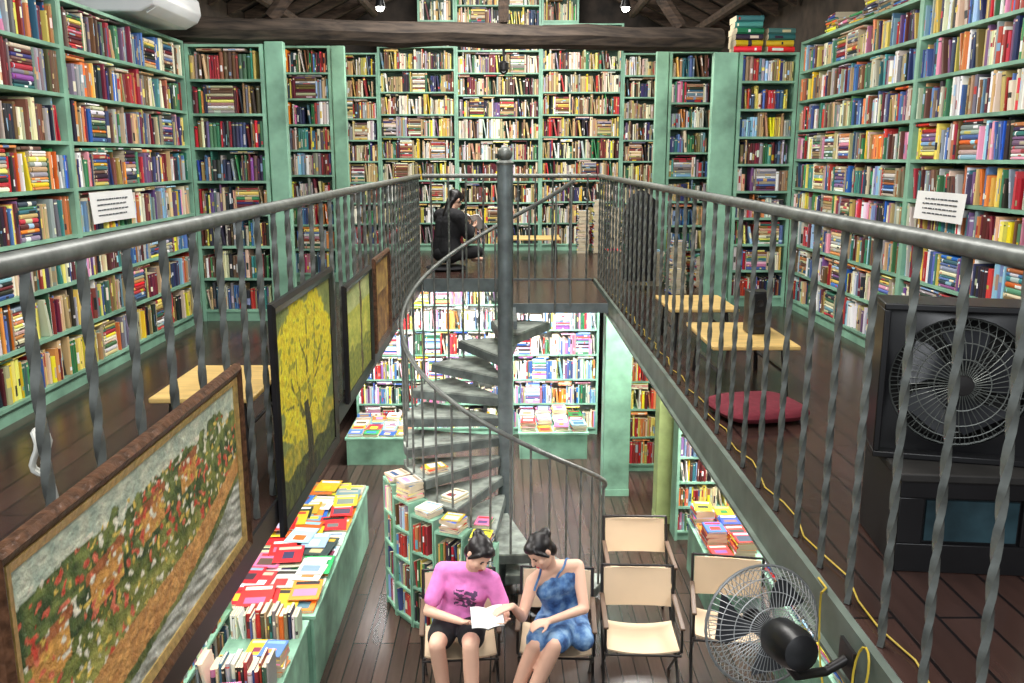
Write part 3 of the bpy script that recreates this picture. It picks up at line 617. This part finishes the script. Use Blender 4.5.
def cushion(label,x,y,z,rx,ry,rzz,m,ang):
    mb=MB(); v=[];f=[]; n=28; k=8
    for j in range(k+1):
        ph=-PI/2+PI*j/k
        for i in range(n):
            a=2*PI*i/n; ca,sa=math.cos(a),math.sin(a); e=.55; g=lambda q:math.copysign(abs(q)**e,q)
            cr=max(.02,math.cos(ph))**.5; v.append((rx*g(ca)*cr,ry*g(sa)*cr,rzz*(1+math.copysign(abs(math.sin(ph))**.9,math.sin(ph)))))
    for j in range(k):
        for i in range(n): f.append((j*n+i,j*n+(i+1)%n,(j+1)*n+(i+1)%n,(j+1)*n+i))
    f+=[tuple(reversed(range(n))),tuple(k*n+i for i in range(n))]
    o=mb.add(v,f).build('floor_cushion',m); o.location=(x,y,z); o.rotation_euler=(0,0,R(ang)); return tag(o,label,'cushion')
cushion('maroon floor cushion on the right walkway before the low table',1.35,4.52,ZM+.001,.24,.23,.045,RED,12)
cushion('dark floor cushion under the reader dressed in black',PX,PY,ZM+.001,.24,.22,.028,BLK,20)
r=thing('speaker','small black speaker standing on the near right low table','speaker',(1.53,5.25,ZM+.306)); MB().box(-.06,.06,-.07,.07,0,.26).build('case',BLACK,r,.01)
MB().lathe([(.045,0),(.045,.006),(.03,.003),(.012,.008)],Matrix.Translation((0,-.07,.09))@Matrix.Rotation(R(90),4,'X')).build('cone',DARKM,r); MB().lathe([(.022,0),(.022,.006),(.01,.004)],Matrix.Translation((0,-.07,.19))@Matrix.Rotation(R(90),4,'X')).build('tweeter',DARKM,r)
r=thing('coat_stand','slim dark stand under a draped black jacket at the far right railing','coat stand',(1.42,9.2,ZM)); MB().tube([(0,0,0.02),(0,0,1.06)],.014,8).build('pole',DARKM,r); MB().lathe([(.12,0),(.12,.015),(.03,.03)],n=20).build('base',DARKM,r)
MB().lathe([(.02,1.02),(.06,1.0),(.15,.92),(.17,.7),(.155,.45),(.17,.1),(.15,.08)],Matrix.Diagonal((1,.55,1,1)),20).build('jacket',BLK,r)
# ------------------------------------------------------------------ camp chairs
def camp_chair(label,x,y,rzz=0):
    r=thing('camp_chair',label,'chair',(x,y,0),rzz,'folding canvas chairs on the lower floor'); w=.265
    def sheet(p,name,th=.012,sag=.03):
        n=8; v=[];f=[]
        for j,(y_,z_) in enumerate(p):
            for i in range(n+1):
                q=i/n*2-1; e=sag*(1-q*q)
                v.append((q*(w-.015),y_+(e*.5 if name=='backrest' else 0),z_-(e if name=='seat' else 0)))
        m=len(p)*(n+1); v+= [(a,b+(th if name=='backrest' else 0),c-(th if name=='seat' else 0)) for a,b,c in v]
        for j in range(len(p)-1):
            for i in range(n): a=j*(n+1)+i; f+=[(a,a+1,a+n+2,a+n+1),(m+a,m+a+n+1,m+a+n+2,m+a+1)]
            f+=[(j*(n+1),(j+1)*(n+1),m+(j+1)*(n+1),m+j*(n+1)),(j*(n+1)+n,m+j*(n+1)+n,m+(j+1)*(n+1)+n,(j+1)*(n+1)+n)]
        a=(len(p)-1)*(n+1)
        for i in range(n): f+=[(i,m+i,m+i+1,i+1),(a+i,a+i+1,m+a+i+1,m+a+i)]
        MB().add(v,f).build(name,CANV,r)
    sheet([(-.24,.44),(-.1,.43),(.05,.42),(.2,.42)],'seat'); sheet([(.225,.52),(.25,.60),(.28,.69),(.305,.785)],'backrest')
    for s in (-1,1):
        MB().tube([(s*w,-.26,.0),(s*w,.19,.43)],.011,8).build('leg',DARKM,r); MB().tube([(s*(w-.012),.24,.0),(s*(w-.012),-.24,.43)],.011,8).build('leg',DARKM,r)
        MB().tube([(s*w,.17,.40),(s*w,.315,.81)],.011,8).build('back_pole',DARKM,r); MB().tube([(s*w,-.24,.42),(s*w,-.22,.60)],.010,8).build('arm_post',DARKM,r)
        MB().box(s*w-.018,s*w+.018,-.27,.235,.602,.62).build('armrest',ARMW,r,.006); MB().tube([(s*w,-.24,.435),(s*w,.2,.418)],.011,8).build('seat_rail',DARKM,r)
    MB().tube([(-w,-.24,.395),(w,-.24,.395)],.009,6).build('crossbar',DARKM,r); MB().tube([(-w,.315,.805),(w,.315,.805)],.010,6).build('crossbar',DARKM,r)
camp_chair('canvas folding chair under the person in the pink t-shirt',-.32,5.75,R(4)); camp_chair('canvas folding chair under the person in the blue dress',.37,5.77,R(-4))
camp_chair('empty tan canvas folding chair right beside the person in the blue dress',.98,5.80,R(-3)); camp_chair('empty tan canvas folding chair behind the fan beneath the right walkway',1.66,5.95,R(-10)); camp_chair('folding canvas chair directly behind the other empty chair near the stair foot',1.10,6.72,R(-2))
# ------------------------------------------------------------------ fans
def fan_head(root,Rr,M,nb,wires,m,depth=.09,wr=.0016):
    mb=MB()
    for i in range(wires):
        a=2*PI*i/wires
        for sg in (-1,1):
            mb.tube([M@V((Rr*q*math.cos(a+.25*q*sg),Rr*q*math.sin(a+.25*q*sg),sg*(depth*math.sqrt(max(0,1-q**3))))) for q in (.14,.4,.65,.85,1)],wr,4)
    for q in (.14,.4,.65,.85,1):
        for sg in (-1,1): mb.tube([M@V((Rr*q*math.cos(2*PI*k/32),Rr*q*math.sin(2*PI*k/32),sg*depth*math.sqrt(max(0,1-q**3)))) for k in range(32)],.0045 if q==1 else wr*1.3,5,closed=True)
    mb.build('guard',m,root); kk=Rr/.235
    for b in range(nb):
        a0=2*PI*b/nb; v=[];f=[]; n=6
        for i in range(n+1):
            q=i/n; r_=.04*kk+(Rr*.88-.04*kk)*q; wd=R(16+30*math.sin(q*2.2))
            for s in (-1,1): v.append(M@V((r_*math.cos(a0+s*wd*.6+q*.3),r_*math.sin(a0+s*wd*.6+q*.3),s*.028*kk*(1-.3*q))))
        m0=len(v); off=M.to_3x3()@V((0,0,.003)); v+=[p+off for p in v]
        for i in range(n):
            a=i*2; f+=[(a,a+1,a+3,a+2),(m0+a,m0+a+2,m0+a+3,m0+a+1),(a,a+2,m0+a+2,m0+a),(a+1,m0+a+1,m0+a+3,a+3)]
        f+=[(0,m0,m0+1,1),(2*n,2*n+1,m0+2*n+1,m0+2*n)]
        MB().add(v,f).build('blade',BLADE,root)
    MB().lathe([(.02*kk,-.045*kk),(.045*kk,-.03*kk),(.045*kk,.03*kk),(.02*kk,.05*kk)],M,16).build('hub',BLACK,root); MB().lathe([(.004,depth+.012),(.035*kk,depth+.01),(.04*kk,depth-.004),(.035*kk,depth-.008)],M,16).build('badge',DARKM,root)
fc=V((.765,2.38,2.44))
r=thing('wall_fan','grey wire-caged fan with a black motor fixed to the right walkway edge','fan',tuple(fc))
fd=V((-.19,.96,-.17)).normalized(); Mf=fd.to_track_quat('Z','Y').to_matrix().to_4x4()
fan_head(r,.18,Mf,3,60,LGREY,depth=.065,wr=.0012)
MB().lathe([(.025,-.235),(.05,-.225),(.06,-.19),(.06,-.105),(.048,-.08),(.04,-.065)],Mf,20).build('motor',BLACK,r)
q=Mf@V((0,0,-.15)); pl=V((GR-.052,fc.y-.10,ZM-.06))-fc
MB().tube([q+V((0,0,-.055)),q+V((.03,0,-.10)),V((pl.x-.06,pl.y,pl.z-.04)),pl],.014,10).build('bracket',DARKM,r); MB().box(pl.x-.004,pl.x+.006,pl.y-.05,pl.y+.05,pl.z-.045,pl.z+.045).build('mounting_plate',DARKM,r)
bx,by=1.52,2.88
r=thing('glass_front_cabinet','black cabinet with dim teal glass front below the box fan on the walkway','cabinet',(bx+.02,by,ZM),R(-6)); w,d,h=.225,.2,.32
MB().box(-w,w,-d+.02,d,0,h).build('body',BLACK,r,.008); MB().box(-w+.09,w-.07,-d+.008,-d+.02,.11,h-.07).build('glass_panel',GLASSB,r)
fr=MB()
for a in ((-w,w,-d,-d+.02,0,.10),(-w,w,-d,-d+.02,h-.06,h),(-w,-w+.08,-d,-d+.02,.10,h-.06),(w-.06,w,-d,-d+.02,.10,h-.06)): fr.box(*a)
fr.build('front_frame',BLACK,r,.003); MB().box(-w-.01,w+.01,-d-.02,d,h,h+.03).build('top',DUSTY,r,.006)
r=thing('box_fan','worn square black box fan standing on the black cabinet beside the railing','fan',(bx+.01,by,ZM+.351),R(-14)); s=.26; n=32; H2=.265
MB().box(-s,s,-.10,.10,0,.022).box(-s,s,-.10,.10,2*H2-.022,2*H2).box(-s,-s+.022,-.10,.10,.022,2*H2-.022).box(s-.022,s,-.10,.10,.022,2*H2-.022).build('casing',BLACK,r,.004)
MB().box(-s+.022,s-.022,.088,.098,.022,2*H2-.022).build('rear_board',DUSTY,r)
mb=MB(); poly=[(s*.92*math.copysign(min(1,abs(math.cos(2*PI*k/n))*1.42),math.cos(2*PI*k/n)),H2*.92*math.copysign(min(1,abs(math.sin(2*PI*k/n))*1.42),math.sin(2*PI*k/n))) for k in range(n)]; v=[];f=[]
for (y,kk) in ((-.05,0),(-.06,1),(.06,1),(.05,0)):
    for k2 in range(n):
        a=2*PI*k2/n; x,z=(poly[k2] if kk==0 else (.222*math.cos(a),.222*math.sin(a))); v.append((x,y,z+H2))
for j in range(4):
    for k2 in range(n): f.append((j*n+k2,j*n+(k2+1)%n,((j+1)%4)*n+(k2+1)%n,((j+1)%4)*n+k2))
mb.add(v,f).build('shroud',BLACK,r)
MB().lathe([(.05,.02),(.05,.08),(.02,.086)],Matrix.Translation((0,0,H2))@Matrix.Rotation(R(-90),4,'X'),16).build('motor',BLACK,r)
fan_head(r,.218,Matrix.Translation((0,-.045,H2))@Matrix.Rotation(R(90),4,'X'),5,44,RAIL,depth=.05)
# ------------------------------------------------------------------ air conditioner, lamps, camera, notices, cords
r=thing('air_conditioner','white wall air conditioner above the upper left bookcase','air conditioner',(-2.87,6.62,ZM+HT+.05))
pr=[(0,0),(.46,.0),(.55,.045),(.58,.10),(.57,.2),(.51,.25),(0,.26)]; MB().prism(pr,-.44,.44,Matrix.Rotation(R(90),4,'X')).build('body',WHITE,r,.012)
MB().prism([(.48,-.004),(.55,.040),(.555,.045),(.48,.003)],-.38,.38,Matrix.Rotation(R(90),4,'X')).build('louvre',PAPER,r)
for x,lab in ((-1.14,'left hanging light bulb glowing under the dark roof'),(1.13,'right hanging light bulb glowing under the dark roof')):
    r=thing('hanging_bulb',lab,'light',(x,8.6,5.16),0); zt=rz(x)-5.16; MB().tube([(0,0,.14),(0,0,zt)],.005,6).build('cord',BLACK,r); MB().lathe([(.05,.0),(.035,.06),(.022,.09),(.024,.15),(.01,.16)],n=12).build('socket',BLACK,r)
    MB().lathe([(.004,-.04)]+[(.038*math.sin(R(a)),-.002-.038*math.cos(R(a))) for a in range(20,100,15)]+[(.03,.004)],n=16).build('bulb',GLOW,r)
r=thing('security_camera','small dark security camera hanging under the timber beam','camera',(0,7.86,4.55)); MB().lathe([(.004,-.05)]+[(.04*math.sin(R(a)),-.012-.04*math.cos(R(a))) for a in range(20,95,12)]+[(.044,-.01),(.044,.04),(.03,.055),(.012,.06),(.012,.155)],n=18).build('body',DARKM,r)
MB().lathe([(.004,-.02),(.018,-.012),(.02,.0)],Matrix.Translation((0,-.032,-.02))@Matrix.Rotation(R(90),4,'X'),12).build('lens',LGREY,r)
def notice(label,x,y0,y1,z0,z1,sgn):
    r=thing('paper_notice',label,'notice',(x,(y0+y1)/2,(z0+z1)/2)); w,h=(y1-y0)/2,(z1-z0)/2
    v=[];f=[]
    for i in range(9):
        a=i/8*2-1
        for z in (-h,h): v.append((sgn*.018*a*a*(1 if z<0 else .2),a*w,z)); 
    m=len(v); v+=[(a+sgn*.002,b,c) for a,b,c in v]
    for i in range(8): a=i*2; f+=[(a,a+2,a+3,a+1),(m+a,m+a+1,m+a+3,m+a+2),(a,m+a,m+a+2,a+2),(a+1,a+3,m+a+3,m+a+1)]
    f+=[(0,1,m+1,m),(16,m+16,m+17,17)]
    MB().add(v,f).build('sheet',PAPER,r); mb=MB(); rr=random.Random(3)
    for l in range(4):
        z=h*.5-l*h*.34; x_=-w*.7
        while x_<w*.66:
            q=rr.uniform(.015,.05); xx=sgn*(.0045+.018*((x_+q/2)/w)**2*(.6)); mb.box(min(xx,xx+sgn*.002),max(xx,xx+sgn*.002),x_,min(x_+q,w*.7),z-.004,z+.004); x_+=q+.012
    mb.build('lettering',INK,r)
notice('white paper notice pinned to the upper left wall shelves',XL+.012,5.42,6.05,3.40,3.59,1)
notice('white paper notice pinned to the upper right wall shelves',XR-.012,4.93,5.52,3.43,3.60,-1)
pts=[(1.10+.02*math.sin(i*1.9),2.0+.16*i,ZM+.008+.006*math.sin(i*2.7)**2) for i in range(44)]
tag(MB().tube([(1.10,1.45,ZM+.007),(1.15,1.62,ZM+.007),(1.08,1.8,ZM+.008)]+pts,.003,6).build('yellow_cord',YCORD),'yellow electric cord lying along the right walkway edge','cord')
pts=[(1.015,2.62-.035*i,ZM+.02) for i in range(3)]+[(.982+.012*math.sin(a*1.3),2.50-.05*a+.10*math.sin(a),2.33+.15*math.cos(a)) for a in [i*.3 for i in range(36)]]
tag(MB().tube(pts,.0035,6).build('loose_cord',YCORD),'loose loops of yellow cord hanging over the near right walkway edge','cord')
pts=[(-.985+.008*math.sin(a*3),1.79+.028*math.cos(a)+.006*math.sin(a*.37),3.19+.048*math.sin(a)-.0003*a) for a in [i*.35 for i in range(72)]]
tag(MB().tube(pts+[(-.99,1.83,3.12),(-1.0,1.9,2.9),(-1.01,1.92,2.46)],.005,6).build('cable_coil',WCORD),'coil of white cable tied to the near left railing','cable')
# ------------------------------------------------------------------ books: rank, build
v=[];f=[]
for b in BOOKS:
    t,d,h=b['t']/2,b['d']/2,b['h']; M=b['M']; n=len(v); v+=[M@V((x,y,z)) for z in (0,h) for y in (-d,d) for x in (-t,t)]
    f+=[tuple(n+i for i in q) for q in ((0,2,3,1),(4,5,7,6),(0,1,5,4),(2,6,7,3),(0,4,6,2),(1,3,7,5))]
BV=BVHTree.FromPolygons(v,f)
dg=bpy.context.evaluated_depsgraph_get(); co=cam.location.copy()
for b in BOOKS:
    M=b['M']; t,d,h=b['t']/2,b['d']/2,b['h']
    if b['flat']: q=[M@V((t,y,z)) for y in (-d,d) for z in (0,h)]; smp=[M@V((t+.004,y,z)) for y,z in ((0,h*.5),(-d*.7,h*.2),(d*.7,h*.2),(-d*.7,h*.8),(d*.7,h*.8))]
    else: q=[M@V((x,-d,z)) for x in (-t,t) for z in (0,h)]; smp=[M@V((0,-d-.007,h*f_)) for f_ in (.12,.35,.55,.75,.95)]
    pr=[proj(p) for p in q]; b['score']=0
    if None in pr: continue
    us=[min(1024,max(0,p[0])) for p in pr]; vs=[min(683,max(0,p[1])) for p in pr]
    A=abs(sum((pr[i][0]*pr[j][1]-pr[j][0]*pr[i][1]) for i,j in ((0,1),(1,3),(3,2),(2,0))))/2
    full=(max(p[0] for p in pr)-min(p[0] for p in pr))*(max(p[1] for p in pr)-min(p[1] for p in pr)); inn=(max(us)-min(us))*(max(vs)-min(vs))
    if inn<=0 or full<=0: continue
    vis=0
    for p in smp:
        dr=p-co; L=dr.length; dn=dr.normalized(); pp=proj(p)
        if not (0<=pp[0]<=1024 and 0<=pp[1]<=683): continue
        hit=BV.ray_cast(co,dn,L-.004)
        if hit[0] is not None: continue
        if not S.ray_cast(dg,co,dn,distance=L-.004)[0]: vis+=1
    b['score']=A*vis/len(smp)
BOOKS.sort(key=lambda b:-b['score'])
NI=300; IND=BOOKS[:NI]; REST=BOOKS[NI:]
def setcol(me,faces_cols):
    at=me.color_attributes.new('Col','FLOAT_COLOR','CORNER'); arr=[]
    for p,c in zip(me.polygons,faces_cols): arr+=[c[0],c[1],c[2],1]*p.loop_total
    at.data.foreach_set('color',arr)
cream=tuple(lin(x) for x in (206,192,164))
def cover_art(b,t,d,h):
    x=b['px']; z0,z1=b['pz']
    return [(-d*x,h*z0,d*x,h*z1,b['rgb3']),(-d*.8,h*.76,d*.8,h*.92,b['rgb2'])]
for b in IND:
    t,d,h=b['t']/2,b['d']/2,b['h']; c=min(.003,t*.3); z1,z2=b['z']; lv=[0,z1*h,z2*h,h] if b['band'] else [0,.88*h,.92*h,h]
    prof=[(t,d),(t,-d+t*.5),(t*.55,-d+t*.1),(0,-d),(-t*.55,-d+t*.1),(-t,-d+t*.5),(-t,d),(-t+c,d),(-t+c,-d+.009),(t-c,-d+.009),(t-c,d)]
    n=len(prof); v=[];f=[];cl=[]
    for z in lv:
        for x,y in prof: v.append((x,y,z))
    for i in range(3):
        for k in range(n): f.append((i*n+k,i*n+(k+1)%n,(i+1)*n+(k+1)%n,(i+1)*n+k)); cl.append(b['rgb2'] if (i==1 and ((2<=k<=3) if b['strip'] else (1<=k<=4))) else b['rgb'])
    for base in (0,3*n):
        for a in ((0,1,9,10),(1,2,3,4,5,8,9),(5,6,7,8)): f.append(tuple(base+i for i in a)); cl.append(b['rgb'])
    if b['flat']:
        for (y0,za,y1,zb,cc) in cover_art(b,t,d,h):
            m0=len(v); v+=[(t+.0006,y0,za),(t+.0006,y1,za),(t+.0006,y1,zb),(t+.0006,y0,zb)]; f.append((m0,m0+1,m0+2,m0+3)); cl.append(cc)
    me=bpy.data.meshes.new('book'); me.from_pydata(v,[],f); setcol(me,cl); me.materials.append(BOOKM)
    o=bpy.data.objects.new('book',me); C.objects.link(o); o.matrix_world=b['M']
    pg=MB().box(-t+c,t-c,-d+.009,d-.004,.003,h-.003).build('pages',PAGES,o)
    th='slim ' if b['t']<.018 else ('thick ' if b['t']>.03 else ''); D_=b['desc']
    if b['flat']: lab='%s book lying flat, %s'%(b['col'],', '.join(x for x in D_ if x))
    else: lab='%s%s book, %s from %s, %s, %s'%(th,b['col'],D_[0],D_[1],D_[2],D_[3])
    if len(lab.split())>16: lab=lab.replace(' lying flat','').replace('slim ','').replace('thick ','').replace('lying across the tops','lying on top').replace('from the near end','from near end')
    if len(lab.split())>16: lab=lab.replace('lying on top','atop')
    if len(lab.split())>16: lab=lab.replace('sky blue','pale-blue')
    tag(o,lab,'book','books: '+b['place'])
v=[];f=[];cl=[]
for b in REST:
    t,d,h=b['t']/2,b['d']/2,b['h']; z1,z2=b['z']; M=b['M']; n=len(v); g=b['rgb']; g2=b['rgb2']
    if not b['band']: z1,z2=.86,.92
    for z in (0,z1*h,z2*h,h): v+=[M@V((-t,-d+t*.6,z)),M@V((-t*.45,-d,z)),M@V((t*.45,-d,z)),M@V((t,-d+t*.6,z))]
    v+=[M@V((-t,d,0)),M@V((t,d,0)),M@V((-t,d,h)),M@V((t,d,h))]
    fs=[]
    for i in range(3):
        for k in range(3): fs.append(((i*4+k,i*4+k+1,i*4+k+5,i*4+k+4), g2 if i==1 and (k==1 or not b['strip']) else g))
    fs+=[((0,4,8,12,18,16),g),((3,17,19,15,11,7),g),((16,18,19,17),cream),((12,13,14,15,19,18),cream),((0,16,17,3,2,1),cream)]
    for q,cc in fs: f.append(tuple(n+i for i in q)); cl.append(cc)
    if b['flat']:
        for (y0,za,y1,zb,cc) in cover_art(b,t,d,h):
            m0=len(v); v+=[M@V((t+.001,y0,za)),M@V((t+.001,y1,za)),M@V((t+.001,y1,zb)),M@V((t+.001,y0,zb))]; f.append((m0,m0+1,m0+2,m0+3)); cl.append(cc)
me=bpy.data.meshes.new('book_rows'); me.from_pydata([tuple(p) for p in v],[],f); setcol(me,cl); me.materials.append(BOOKM); o=bpy.data.objects.new('book_rows',me); C.objects.link(o); o['kind']='stuff'
tag(o,'rows upon rows of smaller colourful books filling the farther shelves','books')
# ------------------------------------------------------------------ lights
w=bpy.data.worlds.new('world'); S.world=w; w.use_nodes=True; w.node_tree.nodes['Background'].inputs[0].default_value=(.9,.95,1,1); w.node_tree.nodes['Background'].inputs[1].default_value=.5
def area(loc,rotx,size,e,col=(1,.97,.92),sy=None):
    l=bpy.data.lights.new('unseen_area_light','AREA'); l.size=size; l.energy=e; l.color=col
    if sy: l.shape='RECTANGLE'; l.size_y=sy
    o=bpy.data.objects.new('unseen_area_light',l); C.objects.link(o); o.location=loc; o.rotation_euler=rotx
area((0,3.2,6.0),(0,0,0),1.2,150,sy=3); area((0,6.6,6.0),(0,0,0),1.2,130,sy=2); area((0,10.6,6.0),(R(18),0,0),2.2,200,sy=1.5)  # soft lights added high under the ridge, out of view, without fixtures
area((0,-.9,4.9),(R(72),0,0),3.5,125,(.95,.98,1),sy=1.5)  # front fill added behind the camera, aimed forward and down
area((-1,10.6,2.28),(R(20),0,0),1.6,165,(1,.99,.98),sy=.8); area((.75,10.7,2.28),(R(20),0,0),1.0,150,(1,.99,.98),sy=.8); area((2.0,7.4,2.33),(0,0,0),.8,110,sy=1.2); area((1.6,9.2,2.33),(0,0,0),.4,45,sy=.5); area((-1.7,6.6,2.35),(0,0,0),.8,75,sy=2.5); area((-1.5,4.2,2.35),(0,0,0),.6,40,sy=1); area((2.2,5.0,2.33),(0,0,0),.7,35,sy=1)  # first two light the bright back shelves; the rest are added fill under the walkways
for x in (-1.14,1.13):
    l=bpy.data.lights.new('bulb_light','POINT'); l.energy=40; l.shadow_soft_size=.06; l.color=(1,.93,.8); o=bpy.data.objects.new('bulb_light',l); C.objects.link(o); o.location=(x,8.6,5.05)
